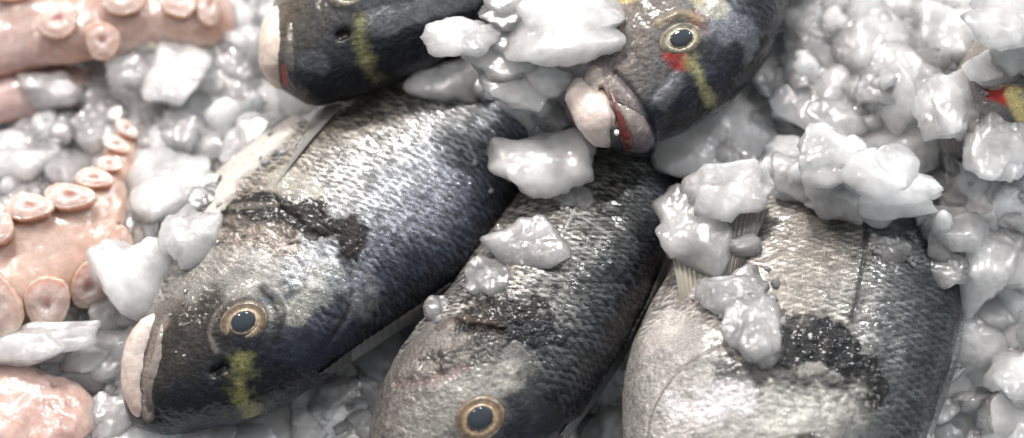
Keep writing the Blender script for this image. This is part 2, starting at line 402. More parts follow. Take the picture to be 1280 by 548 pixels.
def fin(f, name, root, tip, z0, z1, rays=18, c=(.3, .29, .27), c2=None, wave=.3, label=None, onsurf=False, amt=.5, rh=.0007, cu=None, zu=0):
    def curve(pp, zz):
        pts = []
        for q in pp:
            if onsurf:
                s_, n_ = f.surf(q[0], q[1]); pts.append(s_-FWD*zz)
            else: pts.append(at(q[0], q[1], zz))
        pts = np.array(pts); tt = np.linspace(0, 1, len(pts)); return hermite(tt, pts, np.linspace(0, 1, 160)) if len(pts) > 2 else pts[0]+(pts[-1]-pts[0])*np.linspace(0, 1, 160)[:, None]
    A, B = curve(root, z0), curve(tip, z1); nv = 60
    v = np.linspace(0, 1, nv)[None, :, None]; P = A[:, None]*(1-v)+B[:, None]*v
    u = np.linspace(0, 1, 160)
    ph = (u[:, None]*rays+.25*noise(np.stack([u*5, u*0, u*0], 1))[:, None]) % 1
    ridge = np.abs(np.sin(ph*math.pi))**.6
    up = np.array([0, 0, 1.])
    rag = 1+0*v
    z = (1-ridge)*rh*(1-.4*v[..., 0])+wave*.001*np.sin(u[:, None]*9+v[..., 0]*4)+.0012*np.sin(v[..., 0]*math.pi)
    z = z-zu*(u[:, None]+0*z)
    Pt = P+up*z[..., None]
    Pb = Pt-up*.0004
    cc = np.array(c)[None, None]*np.ones((160, nv, 1))
    if c2 is not None: cc = cc*(1-v)+np.array(c2)*v
    if cu is not None: cc = cc*(1-u[:, None, None])+np.array(cu)*u[:, None, None]
    cc = cc*(1-amt*(ridge[..., None]**3)*.9+.25*(1-ridge[..., None]))*(1+.2*fbm(P*200, 2))[..., None]
    V = np.concatenate([Pt.reshape(-1, 3), Pb.reshape(-1, 3)]); F = grid_faces(160, nv)
    F2 = F[:, ::-1]+160*nv
    i = np.arange(159); e1 = np.stack([i*nv, i*nv+160*nv, (i+1)*nv+160*nv, (i+1)*nv], 1); e2 = np.stack([i*nv+nv-1, (i+1)*nv+nv-1, (i+1)*nv+nv-1+160*nv, i*nv+nv-1+160*nv], 1)
    j = np.arange(nv-1); o = 159*nv; e3 = np.stack([j, j+1, j+1+160*nv, j+160*nv], 1); e4 = np.stack([o+j, o+j+160*nv, o+j+1+160*nv, o+j+1], 1)
    me = mesh_np(name, V-f.base, np.concatenate([F, F2, e1, e2, e3, e4]), np.concatenate([cc.reshape(-1, 3)]*2))
    link(name, me, M_FIN, f.root, label=label)
    if name != 'dorsal_fin': FINB.append(BVHTree.FromPolygons([tuple(q) for q in Pt.reshape(-1, 3)], F.tolist()))
# icospheres kept as arrays
def ico_arrays(sub):
    import bmesh
    bm = bmesh.new(); bmesh.ops.create_icosphere(bm, subdivisions=sub, radius=1)
    V = np.array([v.co[:] for v in bm.verts]); F = np.array([[v.index for v in fc.verts] for fc in bm.faces]); bm.free(); return V, F
ICO = {k: ico_arrays(k) for k in (2, 3, 4, 5, 6)}


DARK = (.035, .04, .055); NAVY = (.03, .045, .085)
silver_bands = ([-1, -.75, -.45, 0, .35, .6, .82, 1], [(.62, .58, .53), (.46, .43, .39), (.26, .225, .185), (.30, .29, .28), (.30, .31, .33), (.17, .18, .21), (.055, .065, .09), (.014, .017, .024)])
METB = [.1, .3, .55, .8, .85, .8, .5, .3]
headc = ([-1, -.6, -.35, .1, .4, .6, 1], [(.5, .46, .42), (.24, .21, .18), (.07, .059, .049), (.05, .043, .036), (.024, .024, .026), (.010, .013, .020), (.008, .010, .014)])

F1 = fish(dict(dim=.64, label='silver sea bream with dark blue forehead and whole eye visible, lying left of centre',
    pairs=[  # belly x, y, dorsal x, y, height of mid plane, half thickness mm, roll
        (163, 527, 172, 536, .014, 1.5, 0), (156, 500, 192, 541, .015, 6, 0), (155, 468, 226, 540, .016, 9.5, 0), (163, 428, 276, 532, .018, 13, 0),
        (184, 388, 326, 518, .020, 16, 0), (206, 335, 388, 480, .021, 19, 0), (228, 285, 452, 433, .022, 21, 0), (262, 235, 520, 386, .022, 22, 0),
        (310, 188, 582, 342, .022, 22, 0), (372, 148, 634, 285, .022, 21, 0), (450, 108, 676, 220, .022, 19, 0), (535, 66, 738, 165, .022, 16.5, 0),
        (620, 15, 800, 92, .02, 13, 0), (705, -45, 795, 0, .018, 8, 0), (780, -110, 850, -65, .016, 5, 0)],
    bands=silver_bands, metal=METB, headcol=headc,
    gill=[(196, 385), (250, 352), (300, 338), (345, 365), (400, 420), (440, 450)],
    features=[
        dict(k='l', p=[(235, 290), (280, 215), (340, 165)], r=60, r2=46, c=(1.05, .98, .88), a=.95, n=.3, m=.05, v=.1),
        dict(k='l', p=[(355, 225), (385, 235)], r=26, c=(.5, .47, .4), a=.7, n=.6, m=.2),
        dict(k='l', p=[(240, 345), (290, 335), (330, 345)], r=40, c=(.48, .46, .42), a=.7, n=.5, m=.3),
        dict(k='l', p=[(385, 360), (368, 395)], r=34, c=(.72, .70, .58), a=.6, n=1.2, n2=1.0, e=.1, m=.6, ro=.2, v=.9),  # this patch and the next: specular area behind the eye, painted pale
        dict(k='l', p=[(330, 320), (370, 335), (440, 370)], r=38, c=(.6, .6, .58), a=.45, n=1.1, n2=.8, e=.1, m=.75, ro=.22, v=.7),
        dict(k='l', p=[(300, 268), (350, 262), (400, 278), (440, 300)], r=30, r2=24, c=(.026, .02, .016), a=1, n=.9, n2=.6, v=.9, e=.6, wr=.3, m=.05, ro=.3),
        dict(k='l', p=[(290, 292), (350, 305)], r=26, c=(.30, .24, .2), a=.7, n=.8, v=.6, wr=.4),
        dict(k='l', p=[(345, 258), (365, 272), (385, 290), (410, 296)], r=8, c=(.012, .008, .006), a=.9, n=.9, e=.1, h=-.7),
        dict(k='l', p=[(290, 260), (320, 257), (345, 256)], r=5, c=(.4, .36, .28), a=.4, n=.6, h=.25, m=0),
        dict(k='l', p=[(305, 452), (298, 482), (310, 520)], r=19, r2=17, c=(.36, .35, .13), a=.8, n=.8, n2=.9, v=.7, m=.45, e=0),
        dict(k='l', p=[(360, 440), (400, 445), (440, 425)], r=34, c=(.05, .065, .10), a=.5, n=.9, n2=.6, e=.1, m=.6, ro=.24),  # blue sheen painted into the skin
        dict(k='l', p=[(280, 458), (268, 466)], r=8, c=(.008, .007, .006), a=1, n=.2, h=-1.6),
        dict(k='l', p=[(270, 440), (262, 420), (268, 395), (285, 378), (310, 370)], r=5, h=.35, c=(.32, .28, .24), a=.4, n=.6, e=.1),
        dict(k='l', p=[(330, 360), (350, 385), (345, 420)], r=9, h=.5, n=.3, c=(.03, .03, .03), a=.7),
        dict(k='l', p=[(305, 405)], r=36, h=.8, n=.1),
        dict(k='l', p=[(410, 300), (436, 335), (438, 380), (412, 432)], r=5, c=(.05, .05, .055), a=.6, n=.9, n2=.6, e=.1, h=-.5),
        dict(k='l', p=[(208, 398), (192, 430), (184, 470), (184, 520)], r=11, h=-.3, c=(.42, .34, .29), a=.9, m=.05, e=.3, n=.2),
        dict(k='l', p=[(230, 440), (250, 400), (300, 350)], r=18, h=-.5, n=.4),
    ],
    eye=dict(p=(305, 403), a=31, b=25, ang=30, pup=.47, tone=(.30, .22, .14), ring=(.10, .08, .06)),
    lips=[dict(name='lower_jaw', p=[(198, 393, -2), (179, 422, -1), (169, 460, -1), (170, 497, -1), (183, 530, -1)], r=[12, 17, 18, 14, 7], c=(.62, .53, .47), c2=(.44, .33, .28), flat=.65),
          dict(name='upper_lip', p=[(206, 398, -.6), (201, 430, -.6), (193, 470, -.6), (190, 505, -.6), (194, 533, -.5)], r=[4, 7, 8, 8, 5], c=(.26, .22, .19), c2=(.04, .036, .04), flat=.35)],
    fins=[dict(name='pelvic_fin', root=[(350, 226), (338, 238), (318, 246), (285, 256)], tip=[(432, 128), (412, 130), (390, 138), (355, 158)], zu=.0014, z0=.0002, z1=.0024, rays=8, c=(.13, .125, .115), cu=(.52, .49, .44), onsurf=True, wave=.2, amt=.12, rh=.0001),
          dict(name='dorsal_fin', root=[(400, 468), (460, 425), (530, 376), (600, 322), (648, 262)], tip=[(398, 476), (462, 438), (532, 392), (606, 340), (656, 275)], z0=.024, z1=.018, rays=30, c=(.05, .05, .055), c2=(.1, .1, .1), wave=.5)],
))
F2 = fish(dict(label='dark grey sea bream in the middle, its eye just above the bottom edge',
    pairs=[
        (468, 628, 476, 640, .016, 1.5, 0), (462, 600, 500, 652, .017, 7, 0), (461, 565, 548, 645, .018, 11, 0), (466, 525, 612, 618, .02, 15, 0), (474, 490, 665, 580, .021, 18, 0),
        (496, 450, 712, 532, .022, 20, 0), (530, 405, 758, 470, .022, 21, 0), (568, 360, 795, 405, .022, 21, 0), (606, 305, 825, 340, .021, 20, 0), (650, 245, 845, 275, .019, 18, 0),
        (700, 185, 858, 210, .017, 15, 0), (745, 130, 868, 150, .014, 11, 0), (790, 80, 880, 95, .012, 8, 0), (830, 20, 895, 35, .01, 5, 0)],
    bands=([-1, -.7, -.3, .1, .5, .8, 1], [(.30, .28, .26), (.28, .26, .24), (.20, .185, .165), (.17, .165, .155), (.09, .09, .088), (.035, .037, .042), (.015, .016, .02)]),
    metal=[.15, .3, .5, .65, .65, .5, .3], pitch=(.0020, .0027), scale_h=.00024, scale_c=1.0,
    headcol=([-1, -.6, -.1, .3, .55, 1], [(.32, .28, .26), (.28, .25, .23), (.24, .225, .205), (.17, .165, .16), (.06, .065, .085), (.02, .024, .035)]), headmet=.4,
    gill=[(470, 470), (540, 400), (600, 400), (640, 430), (690, 500)],
    features=[
        dict(k='l', p=[(605, 385), (640, 395), (672, 412)], r=32, r2=32, c=(.022, .016, .012), a=1, n=.9, n2=.5, v=.8, e=.6, wr=.3, m=.1, ro=.28),
        dict(k='l', p=[(555, 445), (620, 430)], r=26, c=(.05, .045, .04), a=.65, n=1.3, n2=.6, wr=.6),
        dict(k='l', p=[(670, 430), (690, 420)], r=30, c=(.02, .022, .028), a=.75, n=1.2, wr=.3, ro=.2),
        dict(k='l', p=[(648, 458), (632, 472)], r=26, c=(.66, .64, .54), a=.6, n=1.2, n2=1.0, e=.1, m=.5, ro=.22, v=.8),
        dict(k='l', p=[(495, 480), (535, 475), (580, 458)], r=9, c=(.22, .15, .14), a=.6, n=.4, h=-.5),
        dict(k='l', p=[(550, 410), (575, 397), (595, 402), (622, 408)], r=6, c=(.12, .075, .05), a=.5, n=.6, e=.1, h=.5, m=0),
        dict(k='l', p=[(590, 408), (632, 414)], r=5, c=(.02, .012, .008), a=.9, n=.3, h=-.8),
        dict(k='l', p=[(480, 500), (510, 450), (545, 412)], r=12, step=.9, side=-1, n=.2),
        dict(k='l', p=[(600, 522)], r=38, h=.9, n=.1),
        dict(k='l', p=[(640, 500), (650, 525), (640, 548)], r=16, c=(.02, .02, .025), a=.6, n=.6),
        dict(k='l', p=[(720, 260), (700, 300)], r=3, c=(.5, .5, .5), a=.5, h=.3),
        dict(k='l', p=[(520, 548), (560, 500), (620, 480)], r=30, c=(.42, .40, .36), a=.45, n=.9),
    ],
    eye=dict(p=(600, 523), a=31, b=26, ang=35, pup=.5, tone=(.28, .19, .11), ring=(.08, .06, .05)),
    lips=[dict(name='lower_jaw', p=[(488, 572, -1), (474, 585, 0), (470, 605, .3), (476, 632, 0)], r=[5, 10, 13, 8], c=(.62, .55, .5), flat=.9)],
    fins=[dict(name='dorsal_fin', root=[(700, 545), (760, 462), (805, 385), (832, 325)], tip=[(708, 550), (768, 468), (815, 390), (842, 328)], z0=.024, z1=.017, rays=24, c=(.05, .05, .05), wave=.5)],
))
F3 = fish(dict(dim=.49, label='broad pale silver sea bream at right with a torn black patch beside its gill cover',
    pairs=[
        (850, 742, 860, 752, .014, 1.5, 0), (826, 715, 900, 755, .015, 7, 0), (806, 675, 972, 738, .017, 12, 0), (792, 630, 1048, 700, .019, 16, 0), (782, 580, 1112, 640, .021, 19, 0),
        (778, 530, 1150, 565, .022, 21, 0), (780, 480, 1176, 495, .023, 22, 0), (792, 430, 1194, 428, .023, 22, 0), (820, 372, 1202, 368, .022, 22, 0), (852, 318, 1192, 318, .021, 21, 0),
        (888, 262, 1168, 268, .019, 19, 0), (918, 205, 1140, 215, .017, 16, 0), (945, 150, 1110, 160, .014, 13, 0), (965, 95, 1085, 105, .012, 9, 0), (985, 30, 1070, 40, .01, 5, 0)],
    bands=([-1, -.75, -.45, -.1, .2, .5, .75, .92, 1], [(.72, .67, .62), (.68, .63, .58), (.52, .475, .42), (.42, .38, .33), (.34, .33, .30), (.24, .24, .235), (.12, .125, .13), (.06, .063, .072), (.02, .021, .026)]),
    metal=[.05, .1, .2, .45, .6, .65, .5, .3, .3], pitch=(.0019, .0026), scale_h=.0002, scale_c=.7,
    headcol=([-1, -.5, 0, .3, .6, 1], [(.76, .71, .66), (.74, .70, .66), (.68, .65, .59), (.48, .46, .42), (.1, .11, .13), (.03, .03, .04)]), headmet=.3,
    gill=[(800, 420), (870, 400), (960, 430), (1050, 470), (1110, 548)],
    features=[
        dict(k='l', p=[(982, 428), (1028, 428), (1060, 452), (1092, 488)], r=40, r2=22, c=(.010, .009, .009), a=1, n=.45, n2=.3, e=.8, v=.6, wr=.35, m=.0, ro=.14),
        dict(k='l', p=[(920, 455), (1000, 475), (1080, 490)], r=26, c=(.03, .028, .026), a=.75, n=1.5, n2=.9, wr=.3, ro=.16),
        dict(k='l', p=[(985, 512), (1050, 515)], r=40, c=(1.0, .98, .88), a=.7, n=.9, n2=.8, e=.1, m=.5, v=.6, ro=.2),
        dict(k='l', p=[(850, 510), (920, 500)], r=24, c=(1.2, 1.15, 1.18), a=.7, n=.7, m=.4, ro=.25),
        dict(k='l', p=[(1078, 250), (1082, 300), (1076, 350), (1066, 400)], r=4.5, c=(.07, .07, .07), a=.85, n=.5, h=-.4),
        dict(k='l', p=[(910, 430), (870, 450), (835, 480), (815, 520), (808, 548)], r=3.5, c=(.22, .13, .11), a=.65, n=.5, e=.1, h=-.6),
        dict(k='l', p=[(910, 430), (870, 450), (835, 480), (815, 520), (808, 560)], r=13, step=1.3, side=1, n=.1),
        dict(k='l', p=[(850, 375), (880, 368), (905, 380)], r=22, c=(.5, .4, .38), a=.6, n=.6, wr=.5),
        dict(k='l', p=[(815, 430), (840, 400)], r=26, c=(1.2, 1.08, 1.0), a=.7, n=.6),
        dict(k='l', p=[(1010, 560)], r=24, c=(.05, .045, .04), a=.9, n=.6, h=.6),
        dict(k='l', p=[(1090, 270), (1170, 280)], r=30, c=(.05, .055, .06), a=.7, n=.7),
        dict(k='l', p=[(930, 360), (1010, 330)], r=70, c=(.52, .46, .41), a=.35, n=.7),
    ],
    eye=dict(p=(1000, 590), a=36, b=30, ang=20, pup=.5, tone=(.34, .27, .2)),
    lips=[dict(name='lower_jaw', p=[(850, 690, -1), (825, 700, 0), (835, 730, 0), (860, 745, 0)], r=[6, 12, 14, 8], c=(.62, .55, .5), flat=.9)],
    fins=[dict(name='pectoral_fin', root=[(852, 388), (885, 378), (915, 372)], tip=[(832, 285), (880, 240), (945, 262)], z0=.0365, z1=.041, rays=13, c=(.52, .46, .37), c2=(.44, .41, .35), amt=.3),
          dict(name='pelvic_fin', root=[(900, 350), (918, 340), (930, 330)], tip=[(908, 262), (935, 258), (962, 262)], z0=.042, z1=.043, rays=8, c=(.22, .20, .17), c2=(.32, .30, .27), amt=.35),
          dict(name='dorsal_fin', root=[(1155, 545), (1180, 478), (1198, 410), (1200, 360)], tip=[(1164, 548), (1189, 480), (1207, 412), (1209, 362)], z0=.024, z1=.018, rays=24, c=(.04, .04, .045), wave=.5)],
))
F4 = fish(dict(label='sea bream with open toothed mouth and bloodshot eye, lying on the others at top centre', nu=420,
    pairs=[
        (748, 176, 768, 190, .050, 3, 0), (722, 158, 800, 192, .051, 9, 0), (706, 126, 826, 172, .052, 12.5, 0), (706, 92, 866, 155, .053, 15, 0), (712, 55, 902, 134, .054, 17.5, 0),
        (726, 18, 938, 98, .055, 19, 0), (748, -25, 966, 58, .056, 20, 0), (780, -75, 984, 8, .056, 21, 0), (830, -130, 1010, -50, .055, 20, 0), (900, -200, 1060, -130, .05, 16, 0),
        (990, -270, 1120, -210, .045, 11, 0), (1080, -330, 1160, -290, .04, 6, 0)],
    bands=([-1, -.5, 0, .3, .6, .85, 1], [(.35, .3, .27), (.24, .21, .18), (.2, .185, .175), (.17, .17, .175), (.09, .094, .105), (.028, .03, .04), (.01, .01, .014)]),
    metal=[.1, .3, .5, .7, .6, .4, .3],
    headcol=([-1, -.5, -.1, .3, .5, .8, 1], [(.34, .29, .26), (.24, .20, .175), (.19, .165, .15), (.15, .145, .14), (.085, .088, .10), (.035, .038, .052), (.01, .011, .015)]), headmet=.3,
    gill=[(740, -30), (830, -20), (900, 0), (950, 40), (955, 70)],
    features=[
        dict(k='l', p=[(858, 46)], r=42, c=(.04, .035, .03), a=.75, n=.4, e=.3, m=.1),
        dict(k='l', p=[(836, 70), (852, 78)], r=15, c=(.38, .02, .012), a=.75, n=1.0, n2=.8, e=.0, v=.7, m=0, ro=.2),
        dict(k='l', p=[(868, 22), (876, 34)], r=14, c=(.34, .04, .02), a=.6, e=.1, n=.4, m=0, ro=.2),
        dict(k='l', p=[(866, 76), (880, 110), (895, 142)], r=13, r2=11, c=(.55, .52, .26), a=.8, n=.8, n2=.9, v=.7, m=.4, e=0),
        dict(k='l', p=[(878, -5), (895, 8)], r=20, c=(.62, .56, .36), a=.9, n=.4, m=.1),
        dict(k='l', p=[(760, 2), (800, -8)], r=12, c=(.6, .45, .2), a=.8, n=.4),
        dict(k='l', p=[(825, 125), (845, 105)], r=16, c=(.42, .42, .44), a=.5, n=.5, m=.7, ro=.2, h=.8),  # highlight on the head, painted as a lighter patch
        dict(k='l', p=[(905, 25), (930, 40)], r=34, c=(.4, .42, .46), a=.5, n=.9, m=.8, ro=.2),
        dict(k='l', p=[(850, 50)], r=40, h=1.0, n=.1),
        dict(k='l', p=[(825, 30), (850, 18), (878, 28)], r=9, h=.8, n=.2, c=(.4, .33, .22), a=.6),
        dict(k='l', p=[(748, 92), (772, 118), (792, 150), (798, 184)], r=17, r2=20, c=(.34, .28, .26), a=.9, n=.2, e=.4, m=.05, h=.8),
        dict(k='l', p=[(790, 185), (806, 178)], r=18, c=(.09, .09, .12), a=.7, n=.3, e=.1),
        dict(k='l', p=[(768, 92), (794, 120), (812, 150), (819, 175)], r=5, h=-.9, n=.2, e=.1, c=(.05, .04, .05), a=.6),
        dict(k='l', p=[(742, 96), (750, 140), (764, 186)], r=15, c=(.82, .70, .62), a=1, n=.1, m=0, e=.6, h=.6),
        dict(k='l', p=[(752, 112), (767, 150), (779, 192)], r=4, r2=9, c=(.22, .010, .006), a=1, n=.1, h=-3, m=0, ro=.3),
    ],
    eye=dict(p=(851, 49), a=28, b=20, ang=22, pup=.5, tone=(.34, .30, .21), ring=(.03, .027, .025), toward=.3),
    lips=[dict(name='lower_jaw', p=[(732, 80, -6), (735, 118, -3), (747, 152, 0), (764, 183, 1)], r=[14, 28, 24, 14], c=(.60, .50, .45), c2=(.64, .56, .51), flat=.6),
          dict(name='mouth_lining', p=[(762, 112, 1.2), (773, 142, 2.2), (782, 172, 2.2), (784, 192, 1)], r=[2, 3, 6, 5], c=(.10, .010, .007), c2=(.04, .004, .003), flat=.5)],
    teeth=[(770, 166, 3.4, 5, 3.4)],
))
F5 = fish(dict(label='dark sea bream with yellow brow band and closed mouth at the top left', nu=420,
    pairs=[
        (343, 100, 352, 112, .045, 3, 0), (338, 75, 382, 126, .046, 8, 0), (338, 45, 425, 122, .048, 12, 0), (345, 10, 470, 106, .05, 15, 0), (360, -30, 520, 82, .052, 18, 0),
        (385, -75, 570, 55, .053, 20, 0), (430, -120, 625, 20, .053, 21, 0), (490, -160, 680, -25, .052, 21, 0), (570, -200, 740, -80, .05, 18, 0), (680, -250, 810, -160, .046, 13, 0), (790, -300, 870, -250, .04, 6, 0)],
    bands=([-1, -.5, 0, .3, .6, .85, 1], [(.3, .26, .22), (.17, .14, .11), (.12, .115, .11), (.10, .105, .115), (.06, .062, .068), (.026, .028, .034), (.012, .012, .016)]),
    metal=[.1, .2, .4, .6, .5, .3, .3],
    headcol=([-1, -.5, -.1, .3, .6, 1], [(.3, .26, .22), (.16, .13, .10), (.10, .095, .085), (.055, .056, .06), (.03, .032, .04), (.015, .016, .022)]), headmet=.25,
    gill=[(370, -60), (430, -50), (490, -30), (560, 20), (590, 40)],
    features=[
        dict(k='l', p=[(452, 28), (452, 60), (468, 98)], r=14, r2=16, c=(.40, .39, .18), a=.75, n=.8, n2=.9, v=.7, m=.4, e=0),
        dict(k='l', p=[(356, 85), (357, 105)], r=5, c=(.4, .03, .015), a=1, n=.3, m=0),
        dict(k='l', p=[(425, 45), (432, 42)], r=8, c=(.01, .008, .006), a=1, h=-1.5),
        dict(k='l', p=[(430, -8), (445, -4)], r=24, h=1.0, n=.1),
        dict(k='l', p=[(470, 30), (540, 10), (590, -10)], r=20, c=(.26, .27, .28), a=.7, n=.6, m=.8, ro=.2),
        dict(k='l', p=[(385, 75), (400, 78)], r=16, c=(.2, .21, .24), a=.5, n=.6, m=.6, ro=.2),
    ],
    eye=dict(p=(437, -12), a=29, b=23, ang=25, pup=.5, tone=(.34, .3, .22)),
    lips=[dict(name='lower_jaw', p=[(350, 5, -3), (343, 40, -1), (343, 78, -1), (356, 112, -1)], r=[12, 18, 19, 11], c=(.66, .56, .48), c2=(.5, .4, .34), flat=.7),
          dict(name='upper_lip', p=[(364, 20, -1.5), (365, 55, -1), (366, 85, -1), (374, 112, -1)], r=[5, 9, 10, 9], c=(.10, .085, .07), c2=(.03, .03, .04), flat=.5)],
))
F6 = fish(dict(label='sea bream almost buried in ice at the right edge, a red spot showing', nu=260, nv=140,
    pairs=[
        (1190, 190, 1200, 200, .044, 2, 0), (1180, 170, 1225, 212, .046, 7, 0), (1180, 135, 1275, 205, .048, 12, 0), (1195, 90, 1325, 180, .050, 16, 0), (1230, 40, 1380, 140, .052, 19, 0),
        (1290, -10, 1440, 90, .052, 19, 0), (1370, -50, 1500, 40, .050, 15, 0), (1460, -90, 1560, -20, .048, 10, 0), (1540, -130, 1600, -90, .03, 5, 0)],
    bands=([-1, 0, .5, 1], [(.4, .35, .3), (.2, .19, .18), (.12, .12, .14), (.02, .02, .03)]), metal=[.1, .4, .5, .3],
    headcol=([-1, 0, .5, 1], [(.35, .3, .27), (.15, .14, .13), (.06, .06, .08), (.02, .02, .03)]),
    gill=[(1210, 60), (1260, 70), (1310, 100), (1340, 130)],
    features=[
        dict(k='l', p=[(1240, 112), (1262, 122)], r=14, c=(.5, .02, .012), a=1, n=.3, m=0, ro=.2),
        dict(k='l', p=[(1268, 118), (1276, 142)], r=13, c=(.62, .52, .22), a=1, n=.3, m=0),
    ],
    eye=dict(p=(1252, 98), a=24, b=14, ang=22, pup=.5, tone=(.45, .4, .25), ring=(.05, .045, .04)),
))
FISH = [F1, F2, F3, F4, F5, F6]
# ------------------------------------------------------------------ octopus
oct_base = np.array([*at(60, 300, 0)[:2], 0.])
OCT = empty('octopus', oct_base, 'pale pink octopus with rows of round suckers, half under ice on the left', 'octopus')
OBV = []
SUCKS = []
def arm(name, pts, rad, flat, c, c2, label, suckers, nu=260, nv=90, lumps=.0008):
    w3 = [at(x, y, z) for x, y, z in pts]
    P, dn, e, th = tube(w3, np.array(rad)*PX, flat, nu, nv)
    Pf = P.reshape(-1, 3); Df = dn.reshape(-1, 3)
    disp = fbm(Pf*60, 3)*lumps+fbm(Pf*250, 3)*.00025
    tp = Df[:, 2]; ringm = np.zeros(len(Pf))
    for (x, y, a, b, ang, h, out) in suckers:
        c0 = at(x, y, h); d = np.linalg.norm((Pf-c0)[:, :2], axis=1); disp += .003*np.exp(-(d/(max(a, b)*PX*1.15))**2)*(tp > 0); ringm = np.maximum(ringm, np.exp(-(d/(max(a, b)*PX*1.3))**2))
    V = Pf+Df*disp[:, None]
    nz = fbm(Pf*50+7, 3); cc = np.array(c)*(1-sstep(-.4, .7, nz)[:, None])+np.array(c2)*sstep(-.4, .7, nz)[:, None]
    cc = cc*(1+.12*fbm(Pf*400, 2))[:, None]
    cc = cc*np.array([.92, .88, .86])
    cc = cc*(1-.35*ringm[:, None])+np.array((.50, .29, .18))*.35*ringm[:, None]
    # skin browner away from the sucker side
    side = sstep(.35, -.3, tp)[:, None]; cc = cc*(1-side)+np.array((.42, .2, .13))*side*1.0
    o = link(name, mesh_np(name, V-oct_base, grid_faces(nu, nv, True), cc), M_OCT, OCT, label=label)
    f = grid_faces(nu, nv, True); bv = BVHTree.FromPolygons([tuple(v) for v in V], f.tolist()); OBV.append(bv)
    for (x, y, a, b, ang, h, out) in suckers: sucker(o, bv, x, y, a, b, ang, out)
def sucker(par, bv, px, py, a, b, ang, out):
    o, d = ray(px, py); h = bv.ray_cast(o, d)
    if h[0] is None: h = bv.find_nearest(Vector(at(px, py, .03)))
    c = np.array(h[0]); n = np.array(h[1]); n = n if n@FWD < 0 else -n
    n = n*.35-FWD*.65+np.array([out[0], out[1], 0])*.35; n /= np.linalg.norm(n)
    x, y, n = frame_on(n, math.radians(ang)); a *= PX*1.12; b *= PX*1.12; m = (a+b)/2
    # profile r, z : stalk -> flared rim -> cup
    pf = [(.74, -.75), (.76, -.45), (.80, -.15), (.90, .10), (1.0, .26), (1.03, .34), (1.0, .40), (.94, .43), (.88, .43), (.80, .44), (.70, .46), (.58, .48), (.46, .49), (.34, .48), (.22, .44), (.12, .38), (.0001, .36)]
    t_ = np.linspace(0, 1, len(pf)); q = np.linspace(0, 1, 56); pr = hermite(t_, np.array(pf), q); r = np.maximum(pr[:, 0], .0001)[:, None]; z = pr[:, 1][:, None]
    na = 72; t = np.linspace(0, 2*math.pi, na, endpoint=False)[None]
    wob = 1+.08*np.sin(t*2+px)+.06*np.sin(t*3+py)+.012*np.sin(t*17)
    P = c+x*(r*a*np.cos(t)*wob)[..., None]+y*(r*b*np.sin(t)*wob)[..., None]+n*(z*m*1.7-.1*m+0*t)[..., None]
    Pf = P.reshape(-1, 3); Pf = Pf+n*(fbm(Pf*350, 3)*.0003)[:, None]
    qq = np.repeat(q, na)
    cc = np.stack([np.interp(qq, [0, .2, .30, .36, .44, .62, .8, .9, 1], v) for v in zip((.52, .36, .26), (.48, .31, .19), (.44, .27, .17), (.52, .37, .29), (.56, .43, .37), (.60, .48, .43), (.62, .51, .47), (.60, .48, .45), (.56, .44, .41))], 1)
    cc = cc*np.array([.95, .91, .89])*(1+.12*fbm(Pf*300+2, 3))[:, None]
    link('sucker', mesh_np('sucker', Pf-oct_base, grid_faces(56, na, True), cc), M_OCT, par)
PK = (.52, .37, .33); PK2 = (.58, .46, .43)
arm('arm', [(-120, 70, .022), (-20, 45, .024), (80, 30, .026), (170, 18, .026), (262, 20, .022), (330, 30, .012)], [70, 66, 62, 56, 46, 20], .55, PK, PK2, 'thick blurred arm with big pale suckers at the top left',
    [(155, 2, 27, 20, 0, .04, (0, .2)), (76, 30, 22, 22, 10, .04, (-.1, 0)), (130, 51, 21, 20, 0, .04, (0, -.3)), (222, 4, 19, 26, 10, .04, (.3, .2)), (259, 10, 12, 28, -5, .035, (.8, 0)), (186, 62, 15, 12, 0, .035, (.2, -.6)), (20, -8, 24, 18, 0, .04, (0, .2))])
arm('arm', [(-130, 120, .008), (-30, 118, .014), (50, 112, .016), (130, 118, .012), (165, 160, .002)], [50, 46, 42, 32, 14], .6, (.54, .40, .38), (.62, .50, .48), 'smooth pink arm partly under the ice below the top left one', [])
arm('arm', [(-120, 350, .012), (-40, 345, .016), (30, 325, .018), (88, 300, .018), (128, 262, .018), (150, 215, .016), (162, 165, .012), (150, 140, .004)], [84, 82, 76, 62, 44, 30, 20, 8], .5, (.55, .37, .30), (.62, .48, .42), 'curling arm with two rows of suckers at the left edge',
    [(-2, 286, 22, 22, 0, .03, (-.1, .5)), (38, 265, 25, 17, -8, .03, (0, .6)), (89, 252, 27, 17, -10, .03, (0, .6)), (119, 228, 22, 12, -15, .028, (.1, .7)), (137, 209, 15, 9, -15, .026, (.3, .7)), (146, 184, 15, 10, -30, .024, (.2, .6)), (158, 164, 14, 9, -40, .02, (.4, .5)),
     (-4, 380, 30, 38, 0, .03, (0, -.4)), (59, 376, 23, 32, -22, .03, (.15, -.5)), (109, 354, 18, 28, -22, .03, (.4, -.5)), (147, 309, 13, 25, -18, .025, (.8, -.4)), (166, 290, 7, 18, -25, .022, (.9, -.3))])
arm('mantle', [(-100, 540, .012), (-20, 520, .014), (50, 512, .014), (100, 505, .008), (118, 500, .002)], [60, 66, 60, 34, 10], .45, (.60, .42, .37), (.66, .50, .45), 'smooth pink flesh at the bottom left corner', [], lumps=.002)
arm('web', [(-100, 215, .0), (0, 215, .004), (70, 210, .006), (130, 180, .004), (200, 170, -.004)], [60, 60, 55, 45, 20], .4, (.52, .40, .37), (.6, .5, .47), 'skin web between the arms under the ice', [])
